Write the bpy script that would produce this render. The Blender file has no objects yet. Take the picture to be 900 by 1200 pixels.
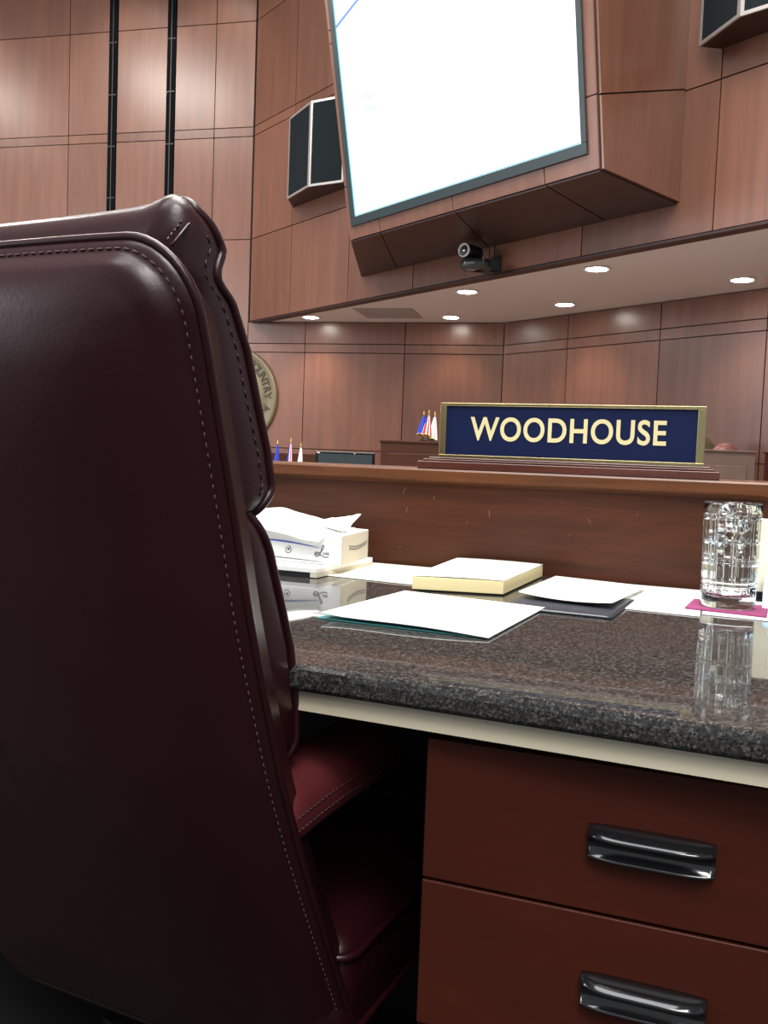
import bpy, bmesh, math, random
import numpy as np
from mathutils import Vector, Matrix, noise
random.seed(7)
D=bpy.data; SC=bpy.context.scene; COL=SC.collection
R=math.radians; V=Vector
def hyp(*a): return math.sqrt(sum(x*x for x in a))
# ------------------------------------------------------------------ materials
def mat(name,col,rough=.5,metal=0,spec=.5,coat=0,emit=None,es=0,grain=None,vary=0,bump=0,bscale=200,trans=0,ior=1.5,coatr=.1,gstr=.35):
    m=D.materials.new(name); m.use_nodes=True; nt=m.node_tree; b=nt.nodes['Principled BSDF']
    b.inputs['Base Color'].default_value=(*col,1); b.inputs['Roughness'].default_value=rough
    b.inputs['Metallic'].default_value=metal; b.inputs['Specular IOR Level'].default_value=spec
    b.inputs['Coat Weight'].default_value=coat; b.inputs['Coat Roughness'].default_value=coatr
    b.inputs['Transmission Weight'].default_value=trans; b.inputs['IOR'].default_value=ior
    if emit: b.inputs['Emission Color'].default_value=(*emit,1); b.inputs['Emission Strength'].default_value=es
    L=nt.links
    if grain:
        tc=nt.nodes.new('ShaderNodeTexCoord'); mp=nt.nodes.new('ShaderNodeMapping'); mp.inputs['Scale'].default_value=grain
        L.new(tc.outputs['Object'],mp.inputs['Vector'])
        n=nt.nodes.new('ShaderNodeTexNoise'); n.inputs['Scale'].default_value=1; n.inputs['Detail'].default_value=6; n.inputs['Roughness'].default_value=.6; n.inputs['Distortion'].default_value=.4
        L.new(mp.outputs[0],n.inputs['Vector'])
        rp=nt.nodes.new('ShaderNodeValToRGB'); e=rp.color_ramp.elements
        e[0].position=.3; e[1].position=.7
        e[0].color=(*[c*(1-gstr) for c in col],1); e[1].color=(*[min(1,c*(1+gstr)) for c in col],1)
        L.new(n.outputs['Fac'],rp.inputs[0]); out=rp.outputs[0]
        if vary:
            g=nt.nodes.new('ShaderNodeNewGeometry'); mr=nt.nodes.new('ShaderNodeMapRange')
            mr.inputs['To Min'].default_value=1-vary; mr.inputs['To Max'].default_value=1+vary
            L.new(g.outputs['Random Per Island'],mr.inputs['Value'])
            hs=nt.nodes.new('ShaderNodeHueSaturation'); L.new(out,hs.inputs['Color']); L.new(mr.outputs[0],hs.inputs['Value']); out=hs.outputs[0]
            ad=nt.nodes.new('ShaderNodeVectorMath'); ad.operation='ADD'
            cx=nt.nodes.new('ShaderNodeVectorMath'); cx.operation='SCALE'; cx.inputs[0].default_value=(37,19,53); L.new(g.outputs['Random Per Island'],cx.inputs['Scale'])
            L.new(mp.outputs[0],ad.inputs[0]); L.new(cx.outputs[0],ad.inputs[1]); L.new(ad.outputs[0],n.inputs['Vector'])
        L.new(out,b.inputs['Base Color'])
    if bump:
        tc=nt.nodes.new('ShaderNodeTexCoord'); n=nt.nodes.new('ShaderNodeTexNoise'); n.inputs['Scale'].default_value=bscale; n.inputs['Detail'].default_value=3
        L.new(tc.outputs['Object'],n.inputs['Vector'])
        bp=nt.nodes.new('ShaderNodeBump'); bp.inputs['Strength'].default_value=bump; bp.inputs['Distance'].default_value=.001
        L.new(n.outputs['Fac'],bp.inputs['Height']); L.new(bp.outputs[0],b.inputs['Normal'])
    return m
M={}
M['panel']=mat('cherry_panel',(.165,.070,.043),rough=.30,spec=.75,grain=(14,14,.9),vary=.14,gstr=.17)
M['panel_dark']=mat('cherry_shaded',(.032,.011,.009),rough=.4,grain=(9,9,9),gstr=.15)  # cherry darkened further: the shade on undersides is put into its colour
M['track']=mat('track_black',(.004,.004,.005),rough=.9,spec=.08)
M['gap']=mat('shadow_gap',(.03,.015,.01),rough=.8)
M['desk_wood']=mat('mahogany_board',(.055,.0150,.0050),rough=.45,spec=.28,grain=(5,40,70),gstr=.32,bump=.05)
M['desk_nose']=mat('oiled_nosing',(.098,.034,.012),rough=.36,spec=.35,grain=(5,40,60),gstr=.3)
M['base_wood']=mat('sign_base_mahogany',(.075,.022,.014),rough=.25,grain=(6,60,60),gstr=.25,coat=.3)
M['drawer']=mat('drawer_front',(.052,.0100,.0048),rough=.42,spec=.25,grain=(6,30,30),gstr=.12)
M['cab_in']=mat('cabinet_carcass',(.02,.009,.006),rough=.6)
M['black']=mat('matte_black',(.006,.006,.007),rough=.5)
M['gloss_black']=mat('gloss_black_plastic',(.008,.008,.009),rough=.12,spec=.6,coat=.3,coatr=.04)
M['char']=mat('charcoal_plastic',(.025,.028,.03),rough=.4)
M['cream']=mat('cream_laminate',(.62,.56,.42),rough=.45)
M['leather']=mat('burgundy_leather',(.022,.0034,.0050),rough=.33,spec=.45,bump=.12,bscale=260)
M['leather_lit']=mat('burgundy_leather_lit',(.11,.020,.023),rough=.36,spec=.5,bump=.12,bscale=260)  # same burgundy leather, brighter colour stands in for light falling on the arms
M['thread']=mat('stitch_thread',(.075,.035,.04),rough=.8)
M['paper']=mat('white_paper',(.86,.86,.84),rough=.7)
M['paper_c']=mat('cream_paper',(.85,.80,.66),rough=.7)
M['pad_y']=mat('pale_yellow_pad_edge',(.80,.69,.38),rough=.8,grain=(2,2,900),gstr=.08)
M['carton']=mat('white_carton',(.82,.82,.80),rough=.5)
M['carton_side']=mat('offwhite_carton',(.62,.58,.48),rough=.55)
M['teal']=mat('teal_paper',(.02,.16,.16),rough=.6)
M['dark_folder']=mat('dark_folder',(.03,.033,.045),rough=.3)
M['blue_ink']=mat('blue_ink',(.05,.10,.45),rough=.6)
M['dark_ink']=mat('dark_ink',(.03,.04,.08),rough=.6)
M['magenta']=mat('magenta_felt',(.25,.04,.13),rough=.9,bump=.5,bscale=600)
M['scratch']=mat('pale_scratch',(.30,.17,.10),rough=.7)
M['ltblue']=mat('light_blue_paper',(.45,.65,.88),rough=.7)
M['ivory']=mat('ivory_board',(.80,.76,.58),rough=.6)
M['brass']=mat('brass',(.52,.43,.22),rough=.25,metal=1,bump=.1,bscale=80)
M['brass_l']=mat('brass_letters',(.64,.57,.31),rough=.45)
M['navy']=mat('navy_plate',(.005,.010,.046),rough=.4,spec=.2)
M['steel']=mat('steel_trim',(.45,.43,.41),rough=.35,metal=.6)
M['grille']=mat('speaker_cloth',(.009,.0135,.016),rough=.9,spec=.15,bump=.4,bscale=300)
M['bezel']=mat('screen_bezel',(.022,.034,.038),rough=.35)
M['ceil']=mat('plaster_ceiling',(.64,.57,.55),rough=.9)
M['floor']=mat('carpet',(.010,.0095,.010),rough=.95,bump=.5,bscale=400)
M['floor_far']=mat('bounce_carpet',(.34,.29,.26),rough=.95)  # unseen far floor, pale tone added to bounce light onto the soffit
M['sealm']=mat('bronze_seal',(.18,.15,.09),rough=.45,metal=.35,bump=.3,bscale=30)
M['seal_l']=mat('bronze_seal_dark',(.075,.062,.038),rough=.5,metal=.3)
M['flag_blue']=mat('flag_blue',(.02,.05,.45),rough=.7)
M['flag_white']=mat('flag_white',(.85,.84,.80),rough=.7)
M['flag_red']=mat('flag_red',(.55,.04,.04),rough=.7)
M['gold']=mat('gold_fringe',(.75,.50,.12),rough=.45,metal=.3)
M['olive']=mat('olive_leather',(.10,.085,.05),rough=.45)
M['pinkl']=mat('faded_burgundy_leather',(.20,.075,.068),rough=.4)
M['greywood']=mat('grey_brown_laminate',(.125,.078,.058),rough=.45,grain=(6,6,1),gstr=.15)
M['lamp']=mat('lamp_lens',(.9,.9,.9),emit=(1,.93,.84),es=45)
M['white_metal']=mat('lamp_trim',(.85,.82,.78),rough=.5)
M['vent']=mat('vent_grey',(.36,.31,.29),rough=.7)
M['screen']=mat('lit_screen',(.02,.02,.02),rough=.3,emit=(.97,1,1),es=1.5)
M['scr_blue']=mat('screen_blue_line',(.02,.02,.02),emit=(.16,.32,.80),es=1)
M['scr_cyan']=mat('screen_cyan_text',(.02,.02,.02),emit=(.45,.85,.92),es=1)
M['scr_edge']=mat('screen_cyan_edge',(.02,.02,.02),emit=(.12,.60,.72),es=1)
M['lens']=mat('camera_lens',(.02,.03,.04),rough=.08,coat=1)
M['water']=mat('water',(1,1,1),rough=0,trans=1,ior=1.33)
M['glass']=mat('clear_glass',(.97,1,.985),rough=0,trans=1,ior=1.48)
M['ice']=mat('ice',(.98,.99,1),rough=.06,trans=1,ior=1.31,bump=.6,bscale=60)
# granite: speckled, polished
def granite():
    m=D.materials.new('polished_granite'); m.use_nodes=True; nt=m.node_tree; b=nt.nodes['Principled BSDF']; L=nt.links
    tc=nt.nodes.new('ShaderNodeTexCoord')
    v=nt.nodes.new('ShaderNodeTexVoronoi'); v.inputs['Scale'].default_value=520; L.new(tc.outputs['Object'],v.inputs['Vector'])
    n=nt.nodes.new('ShaderNodeTexNoise'); n.inputs['Scale'].default_value=230; n.inputs['Detail'].default_value=5; n.inputs['Roughness'].default_value=.7; L.new(tc.outputs['Object'],n.inputs['Vector'])
    mx=nt.nodes.new('ShaderNodeMix'); mx.data_type='FLOAT'; mx.inputs['Factor'].default_value=.45
    L.new(n.outputs['Fac'],mx.inputs['A']); L.new(v.outputs['Color'],mx.inputs['B'])
    rp=nt.nodes.new('ShaderNodeValToRGB'); el=rp.color_ramp.elements
    el[0].position=.32; el[0].color=(.010,.010,.010,1); el[1].position=.76; el[1].color=(.125,.120,.112,1)
    k=el.new(.55); k.color=(.034,.033,.032,1)
    L.new(mx.outputs['Result'],rp.inputs[0]); L.new(rp.outputs[0],b.inputs['Base Color'])
    b.inputs['Roughness'].default_value=.035; b.inputs['IOR'].default_value=1.55
    return m
M['granite']=granite()
M['granite_edge']=M['granite']
# ------------------------------------------------------------------ mesh building
class MB:
    def __init__(s): s.v=[];s.f=[];s.mi=[];s.sm=[];s.mats=[]
    def m(s,k):
        if k not in s.mats: s.mats.append(k)
        return s.mats.index(k)
    def add(s,vs,fs,k=0,smooth=False):
        o=len(s.v); s.v+=[V(p) for p in vs]
        for f in fs: s.f.append([i+o for i in f]); s.mi.append(k); s.sm.append(smooth)
    def hexa(s,P,k=0):  # 8 pts: bottom 4 ccw then top 4
        s.add(P,[(3,2,1,0),(4,5,6,7),(0,1,5,4),(1,2,6,5),(2,3,7,6),(3,0,4,7)],k)
    def box(s,c0,c1,k=0,fr=None):
        x0,y0,z0=c0;x1,y1,z1=c1
        P=[(x0,y0,z0),(x1,y0,z0),(x1,y1,z0),(x0,y1,z0),(x0,y0,z1),(x1,y0,z1),(x1,y1,z1),(x0,y1,z1)]
        if fr: P=[fr(*p) for p in P]
        s.hexa(P,k)
    def prism(s,poly,z0,z1,k=0,fr=None):
        n=len(poly); P=[(p[0],p[1],z0) for p in poly]+[(p[0],p[1],z1) for p in poly]
        if fr: P=[fr(*p) for p in P]
        s.add(P,[tuple(reversed(range(n))),tuple(range(n,2*n))]+[(i,(i+1)%n,(i+1)%n+n,i+n) for i in range(n)],k)
    def tube(s,pts,r,k=0,n=8,closed=False,caps=True):
        pts=[V(p) for p in pts]; N=len(pts); rr=r if isinstance(r,(list,tuple)) else [r]*N
        rings=[]; up=V((0,0,1)); prev=None
        for i,p in enumerate(pts):
            a=pts[(i-1)%N] if (closed or i>0) else p; b=pts[(i+1)%N] if (closed or i<N-1) else p
            t=(b-a).normalized() if (b-a).length>1e-9 else V((0,0,1))
            if prev is None:
                u=t.cross(up); 
                if u.length<.1: u=t.cross(V((1,0,0)))
            else: u=prev-t*prev.dot(t)
            u.normalize(); prev=u; w=t.cross(u)
            rings.append([p+(u*math.cos(q)+w*math.sin(q))*rr[i] for q in [2*math.pi*j/n for j in range(n)]])
        vs=[q for ring in rings for q in ring]; fs=[]
        for i in range(N if closed else N-1):
            j2=(i+1)%N
            for j in range(n): fs.append((i*n+j,i*n+(j+1)%n,j2*n+(j+1)%n,j2*n+j))
        if caps and not closed: fs+= [tuple(reversed(range(n))),tuple(range((N-1)*n,N*n))]
        s.add(vs,fs,k,True)
    def lathe(s,prof,c,k=0,n=32,axis=None,smooth=True):
        c=V(c); 
        if axis is None: fr=lambda x,y,z:c+V((x,y,z))
        else:
            ax=V(axis).normalized(); u=ax.orthogonal().normalized(); w=ax.cross(u); fr=lambda x,y,z:c+u*x+w*y+ax*z
        vs=[];fs=[]
        for r,z in prof:
            for j in range(n): q=2*math.pi*j/n; vs.append(fr(r*math.cos(q),r*math.sin(q),z))
        for i in range(len(prof)-1):
            for j in range(n): fs.append((i*n+j,i*n+(j+1)%n,(i+1)*n+(j+1)%n,(i+1)*n+j))
        fs+=[tuple(reversed(range(n))),tuple(range((len(prof)-1)*n,len(prof)*n))]
        s.add(vs,fs,k,smooth)
    def loft(s,rings,k=0,cap0=True,cap1=True,smooth=True):
        n=len(rings[0]); vs=[p for r in rings for p in r]; fs=[]
        for i in range(len(rings)-1):
            for j in range(n): fs.append((i*n+j,i*n+(j+1)%n,(i+1)*n+(j+1)%n,(i+1)*n+j))
        if cap0: fs.append(tuple(reversed(range(n))))
        if cap1: fs.append(tuple(range((len(rings)-1)*n,len(rings)*n)))
        s.add(vs,fs,k,smooth)
    def grid(s,fn,nu,nv,k=0,smooth=True):
        vs=[fn(i/nu,j/nv) for j in range(nv+1) for i in range(nu+1)]
        fs=[(j*(nu+1)+i,j*(nu+1)+i+1,(j+1)*(nu+1)+i+1,(j+1)*(nu+1)+i) for j in range(nv) for i in range(nu)]
        s.add(vs,fs,k,smooth)
    def build(s,name,mats,parent=None,bevel=0,solid=0,seg=2,origin=None,sub=0,autosm=True):
        if isinstance(mats,str): mats=[mats]
        if parent is not None: 
            mw=world(parent).inverted(); vs=[mw@p for p in s.v]
        else:
            if origin is None:
                xs=[p.x for p in s.v];ys=[p.y for p in s.v];zs=[p.z for p in s.v]
                origin=V(((min(xs)+max(xs))/2,(min(ys)+max(ys))/2,min(zs)))
            origin=V(origin); vs=[p-origin for p in s.v]
        me=D.meshes.new(name); me.from_pydata([tuple(p) for p in vs],[],s.f)
        for m_ in mats: me.materials.append(M[m_])
        for i,p in enumerate(me.polygons): p.material_index=s.mi[i]; p.use_smooth=s.sm[i]
        bm=bmesh.new(); bm.from_mesh(me); bmesh.ops.recalc_face_normals(bm,faces=bm.faces); bm.to_mesh(me); bm.free()
        me.update(); o=D.objects.new(name,me); COL.objects.link(o)
        if parent is not None: o.parent=parent
        else: o.location=origin
        if bevel:
            b=o.modifiers.new('b','BEVEL'); b.width=bevel; b.segments=seg; b.limit_method='ANGLE'; b.angle_limit=R(40)
            b.harden_normals=True
        if solid: q=o.modifiers.new('s','SOLIDIFY'); q.thickness=solid; q.offset=0
        if sub: q=o.modifiers.new('u','SUBSURF'); q.levels=sub; q.render_levels=sub
        return o
def world(o):
    m=Matrix.Translation(o.location)@o.rotation_euler.to_matrix().to_4x4()
    return world(o.parent)@m if o.parent else m
def tag(o,label=None,cat=None,group=None,kind=None):
    if label:o['label']=label
    if cat:o['category']=cat
    if group:o['group']=group
    if kind:o['kind']=kind
    return o
def empty(name,loc,rz=0,label=None,cat=None,group=None):
    o=D.objects.new(name,None); COL.objects.link(o); o.location=loc; o.rotation_euler=(0,0,rz); o.empty_display_size=.05
    return tag(o,label,cat,group)
def struct(o): o['kind']='structure'; return o
def frame(P,dx,dy):  # local (x,y,z) -> world, z up
    P=V(P);dx=V(dx);dy=V(dy)
    return lambda x,y,z: P+dx*x+dy*y+V((0,0,z))
def textmesh(body,size,extr=.0005,off=0,spacing=1):
    c=D.curves.new('t','FONT'); c.body=body; c.size=size; c.extrude=extr; c.offset=off; c.align_x='CENTER'; c.align_y='CENTER'; c.space_character=spacing
    o=D.objects.new('t',c); COL.objects.link(o); bpy.context.view_layer.update()
    me=D.meshes.new_from_object(o.evaluated_get(bpy.context.evaluated_depsgraph_get())); 
    vs=[v.co.copy() for v in me.vertices]; fs=[tuple(p.vertices) for p in me.polygons]
    D.objects.remove(o); D.curves.remove(c); D.meshes.remove(me)
    return vs,fs
# ------------------------------------------------------------------ camera
CY,CP,CR=R(20.57),R(-3.543),R(2.141); FPX=1058.6; H=.95
fwd=V((-math.sin(CY)*math.cos(CP),math.cos(CY)*math.cos(CP),math.sin(CP)))
r0=V((math.cos(CY),math.sin(CY),0)); u0=r0.cross(fwd)
rt=r0*math.cos(CR)+u0*math.sin(CR); up=u0*math.cos(CR)-r0*math.sin(CR)
cd=D.cameras.new('camera'); cam=D.objects.new('camera',cd); COL.objects.link(cam); SC.camera=cam
cam.matrix_world=Matrix(((rt.x,up.x,-fwd.x,0),(rt.y,up.y,-fwd.y,0),(rt.z,up.z,-fwd.z,H),(0,0,0,1)))
cd.sensor_fit='VERTICAL'; cd.sensor_height=24; cd.lens=FPX/1200*24; cd.clip_start=.02; cd.clip_end=100
# ------------------------------------------------------------------ room shell
P0=V((-5.282,9.353,0)); PC=V((-2.343,9.751,0))
dF=V((math.sin(R(58.1)),-math.cos(R(58.1)),0)); oF=V((dF.y,-dF.x,0))      # oF: out of the fascia, into the room
dL=V((math.sin(R(97.7)),-math.cos(R(97.7)),0)); oL=V((dL.y,-dL.x,0))
FA=frame(P0,dF,oF); LW=frame(P0,dL,oL); B2=frame(PC,dF,oF)
CEIL=6.9; SOF=2.45
def panel_wall(name,fr,cols,rows,skip=(),g=.010,th=.02,back=.1,mats=('panel','gap')):
    b=MB()
    b.box((cols[0],-back-th,rows[0]),(cols[-1],-th,rows[-1]),1,fr)
    for i in range(len(cols)-1):
        for j in range(len(rows)-1):
            a=g/2; x0,x1,z0,z1=cols[i]+a,cols[i+1]-a,rows[j]+a,rows[j+1]-a
            if x1-x0<.03: continue
            b.box((x0,-th,z0),(x1,0,z1),0,fr)
    return struct(b.build(name,list(mats)))
rowsU=[SOF,3.39,4.555,4.66,5.84,CEIL]
panel_wall('wall_projection',FA,[0.03,.91,2.0,3.02,4.0,4.96,6.03,7.1,8.2],rowsU)
panel_wall('wall_left',LW,[-5.8,-4.65,-3.51,-2.37,-1.845,-1.735,-1.095,-.985,-.485,0.0],[0,1.0,2.10,2.20]+[3.39,4.555,4.66,5.84,CEIL])
panel_wall('wall_back',LW,[0.0,.70,1.87,2.97],[0,1.0,2.10,2.20,SOF-.004])
panel_wall('wall_alcove',B2,[0.01,.915,2.02,3.06,4.1,5.2,6.3],[0,1.0,2.10,2.20,SOF-.004])
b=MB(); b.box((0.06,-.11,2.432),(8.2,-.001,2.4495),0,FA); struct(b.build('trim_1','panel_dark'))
b=MB()
pts=[FA(0.19,-.112,0),FA(8.2,-.112,0),B2(6.3,-.1,0),B2(-.03,-.1,0),LW(.2,-.1,0)]
b.prism([(p.x,p.y) for p in pts],SOF,SOF+.12,0); struct(b.build('ceiling_soffit','ceil'))
b=MB(); b.box((-12,-4,CEIL),(8,13,CEIL+.1)); struct(b.build('ceiling','ceil'))
b=MB(); b.box((-12,-8,-.1),(8,1.735,0)); b.box((-12,1.735,-.1),(8,13,0),1); struct(b.build('floor',['floor','floor_far']))
# black wall channels with a thin rail
for u,lab in ((-1.79,'black slotted metal track running up the wall, left one of two'),(-1.04,'black slotted metal track running up the wall, right one nearer the screen')):
    e=empty('wall_track',LW(u,0,.10),0,lab,'wall track','black tracks on the panelled wall')
    b=MB(); b.box((u-.052,-.015,.10),(u+.052,.012,CEIL-.01),0,LW); b.build('channel','track',e)
    b=MB(); b.box((u-.004,.010,.10),(u+.006,.020,CEIL-.01),0,LW); b.build('rail','char',e)
    for k in range(9):
        b=MB(); z=1.5+.6*k; b.box((u-.05,.012,z),(u+.05,.017,z+.012),0,LW); b.build('crossbar','char',e)
# round seal
e=empty('wall_seal',LW(-.21,0,.97),0,'round bronze seal with raised lettering, half hidden behind the chair','wall seal')
sc=LW(-.21,.012,1.57)
b=MB(); b.lathe([(.60,-.012),(.60,.02),(.585,.032),(.56,.032),(.55,.026),(.42,.026),(.41,.034),(.39,.034),(.38,.024),(.01,.03)],sc,0,72,oL); b.build('disc','sealm',e)
b=MB(); word='ORANGE COUNTRY A'
for i,ch in enumerate(word):
    a=R(90+ 8 - (i-2)*8.6 +0)  # clockwise along the rim
    if ch==' ': continue
    vs,fs=textmesh(ch,.115,.006,.001)
    cx,cz=.485*math.cos(a),.485*math.sin(a); rot=a-math.pi/2
    P=[LW(-.21+cx+v.x*math.cos(rot)-v.y*math.sin(rot),.045+v.z,1.57+cz+v.x*math.sin(rot)+v.y*math.cos(rot)) for v in vs]
    b.add(P,fs)
b.build('lettering','seal_l',e)
# ------------------------------------------------------------------ downlights
LP=[((-4.36,9.10),'round recessed downlight at the far left end of the soffit'),
    ((-2.81,9.29),'round recessed downlight near the back wall, behind the camera mount'),
    ((-2.25,7.90),'round recessed downlight just below the mounted video camera'),
    ((-1.51,8.68),'round recessed downlight in the middle of the soffit, back row'),
    ((-1.01,7.14),'large bright recessed downlight near the soffit edge'),
    ((.04,7.75),'round recessed downlight at the right edge of the photo')]
for (x,y),lab in LP:
    e=empty('recessed_downlight',(x,y,SOF-.012),0,lab,'ceiling light','downlights in the soffit')
    b=MB(); b.lathe([(.098,.012),(.105,.004),(.105,0),(.085,0),(.082,.006),(.082,.012)],(x,y,SOF-.012),0,32); b.build('trim_ring','white_metal',e)
    b=MB(); b.lathe([(.081,.009),(.081,.0),(.05,-.004),(.01,-.005)],(x,y,SOF-.012),0,32); b.build('lens','lamp',e)
    ld=D.lights.new('downlight_beam','SPOT'); ld.energy=36; ld.color=(1,.74,.55); ld.spot_size=R(115); ld.spot_blend=.7; ld.shadow_soft_size=.07
    lo=D.objects.new('downlight_beam',ld); COL.objects.link(lo); lo.location=(x,y,SOF-.04)
b=MB(); 
c=V((-3.40,8.98,SOF-.006))
for k in range(7):
    w=.27-.0*k; yy=-.27+.09*k; b.box((-.27,yy-.03,-.004),(.27,yy+.03,.004),0,frame(c,dL,-oL))
b.box((-.31,-.31,.0),(.31,.31,.006),0,frame(c,dL,-oL))
tag(b.build('air_vent','vent'),'flat grey louvred air vent flush in the soffit ceiling','air vent')
# ------------------------------------------------------------------ screen housing
zb=2.68; T=R(8)
FR_=V((5.85,.90)); FL_=V((3.305,.89)); BL_=V((2.22,0)); BR_=V((5.755,0)); HH=2.35
def bx(s,t,o=0): # point on leaning front face: s = metres along bottom from the right corner (negative to the left), t up the face
    s=s-.05*t*(s/-2.545); P=FA(5.85+s,.90,zb); upv=oF*math.sin(T)+V((0,0,math.cos(T))); n=oF*math.cos(T)-V((0,0,math.sin(T)))
    return P+upv*t+n*o
e=empty('screen_housing',FA(4.0,0.0,zb),0,'big panelled wooden screen housing leaning out from the wall','screen housing')
b=MB()
top=[bx(0,HH),bx(-2.545,HH)]
A=[FA(BL_.x,0.002,zb),FA(BR_.x,0.002,zb),FA(5.85,.885,zb),FA(3.305,.875,zb)]
Bt=[FA(BL_.x,0.002,top[0].z),FA(BR_.x,0.002,top[0].z),top[0]-oF*.02,top[1]-oF*.02]
b.hexa(A+Bt,0); b.build('core','gap',e)
def quadslab(b,q,n,th,k=0):
    q=[V(p) for p in q]; b.hexa([p for p in q]+[p+n*th for p in q],k)
b=MB(); n=oF*math.cos(T)-V((0,0,math.sin(T)))
for s0,s1 in ((-2.545,-2.14),(-2.14,-1.29),(-1.29,-.43),(-.43,0)):
    for t0,t1 in ((0,.42),(.42,1.52),(1.52,1.62),(1.62,HH)):
        q=[bx(s0+.004,t0+.004,-.012),bx(s1-.004,t0+.004,-.012),bx(s1-.004,t1-.004,-.012),bx(s0+.004,t1-.004,-.012)]; quadslab(b,q,n,.012)
b.build('front_panels','panel',e)
b=MB() # right cheek
dn=(FA(5.85,.885,0)-FA(5.755,0,0)).normalized(); cn=V((dn.y,-dn.x,0)); 
if cn.dot(dF)<0: cn=-cn
def ck(f,z): # f 0 back..1 front
    zt=(z-zb)/(top[0].z-zb); pf=FA(5.85,.885,zb)+(top[0]-oF*.02-FA(5.85,.885,zb))*zt; pb=FA(5.755,.0,z); return V((pb.x+(pf.x-pb.x)*f,pb.y+(pf.y-pb.y)*f,z))
zt_=top[0].z
for (zb0,zf0),(zb1,zf1) in (((zb,zb),(3.40,zb+.416)),((3.40,zb+.416),(4.66,zb+1.54)),((4.66,zb+1.54),(zt_,zt_))):
    q=[ck(.005,zb0+.005),ck(.995,zf0+.005),ck(.995,zf1-.005),ck(.005,zb1-.005)]; quadslab(b,q,cn,.015)
b.build('side_panels','panel',e)
b=MB() # underside boards
def us(a,f): 
    x=BL_.x+(BR_.x-BL_.x)*a; x2=3.305+(5.85-3.305)*a; return FA(x+(x2-x)*f,.89*f,zb)
for a0,a1 in ((0,.16),(.16,.50),(.50,.835),(.835,1)):
    q=[us(a0+.002,.005),us(a1-.002,.005),us(a1-.002,1),us(a0+.002,1)]; quadslab(b,q,V((0,0,-1)),.012)
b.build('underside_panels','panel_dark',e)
# the display set into the housing
s0,s1,t0,t1=-2.485,-.078,.10,2.22
e=empty('projection_screen',bx((s0+s1)/2,t0,0),0,'huge glowing white display screen with dark bezel, leaning forward','screen')
b=MB(); w=.068
for (a0,a1,c0,c1) in ((s0,s1,t0,t0+w),(s0,s1,t1-w,t1),(s0,s0+w,t0+w,t1-w),(s1-w*.6,s1,t0+w,t1-w)):
    q=[bx(a0,c0,.001),bx(a1,c0,.001),bx(a1,c1,.001),bx(a0,c1,.001)]; quadslab(b,q,n,.018)
b.build('bezel','bezel',e,bevel=.004)
b=MB(); q=[bx(s0+w,t0+w,.002),bx(s1-w*.6,t0+w,.002),bx(s1-w*.6,t1-w,.002),bx(s0+w,t1-w,.002)]; quadslab(b,q,n,.015); b.build('display','screen',e)
b=MB()
for (a0,a1,c0,c1) in ((s0+w,s0+w+.014,t0+w,t1-w),(s0+w,s1-w*.6,t0+w,t0+w+.007)):
    q=[bx(a0,c0,.018),bx(a1,c0,.018),bx(a1,c1,.018),bx(a0,c1,.018)]; quadslab(b,q,n,.002)
b.build('display_edge','scr_edge',e)
b=MB(); q=[bx(-2.415,1.585,.019),bx(-1.30,1.95,.019),bx(-1.30,1.975,.019),bx(-2.415,1.612,.019)]; quadslab(b,q,n,.001); b.build('slide_line','scr_blue',e)
for tt in (1.00,.905):
    b=MB(); vs,fs=textmesh('Wa',.085,.0006,.001)
    b.add([bx(-2.10+v.x,tt+v.y,.0185+v.z) for v in vs],fs)
    b.build('slide_text','scr_cyan',e)
# ------------------------------------------------------------------ wall speakers
def speaker(mir,lab):
    f=(lambda u,o,z:FA(8-u,o,z)) if mir else FA
    poly=[(.92,0.002),(1.15,.20),(1.68,.28),(2.05,.12),(1.98,0.002)]; z0,z1=3.575,4.40
    e=empty('wall_loudspeaker',f(1.5,0,z0),0,lab,'loudspeaker','wedge loudspeakers either side of the screen')
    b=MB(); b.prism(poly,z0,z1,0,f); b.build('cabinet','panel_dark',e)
    def face(a,c,name):
        a=V(a);c=V(c); t=(c-a).normalized(); nn=V((-t.y,t.x)) ; 
        if nn.y<0: nn=-nn
        def pt(s,z,o): q=a+t*s+nn*o; return f(q.x,q.y,z)
        Ln=(c-a).length; g=.022
        b=MB(); b.hexa([pt(x,z,o) for z in (z0+g,z1-g) for x,o in ((g,.001),(Ln-g,.001),(Ln-g,.010),(g,.010))]); b.build('grille','grille',e)
        b=MB()
        for (x0,x1,za,zc) in ((0,Ln,z0,z0+g),(0,Ln,z1-g,z1),(0,g,z0+g,z1-g),(Ln-g,Ln,z0+g,z1-g)):
            b.hexa([pt(x,z,o) for z in (za,zc) for x,o in ((x0,0),(x1,0),(x1,.014),(x0,.014))])
        b.build('grille_frame','steel',e)
    face((1.15,.20),(1.68,.28),'l'); face((1.68,.28),(2.05,.12),'r')
    return e
speaker(False,'dark wedge-shaped wall loudspeaker left of the screen')
speaker(True,'dark wedge-shaped wall loudspeaker at the top right corner')
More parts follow.
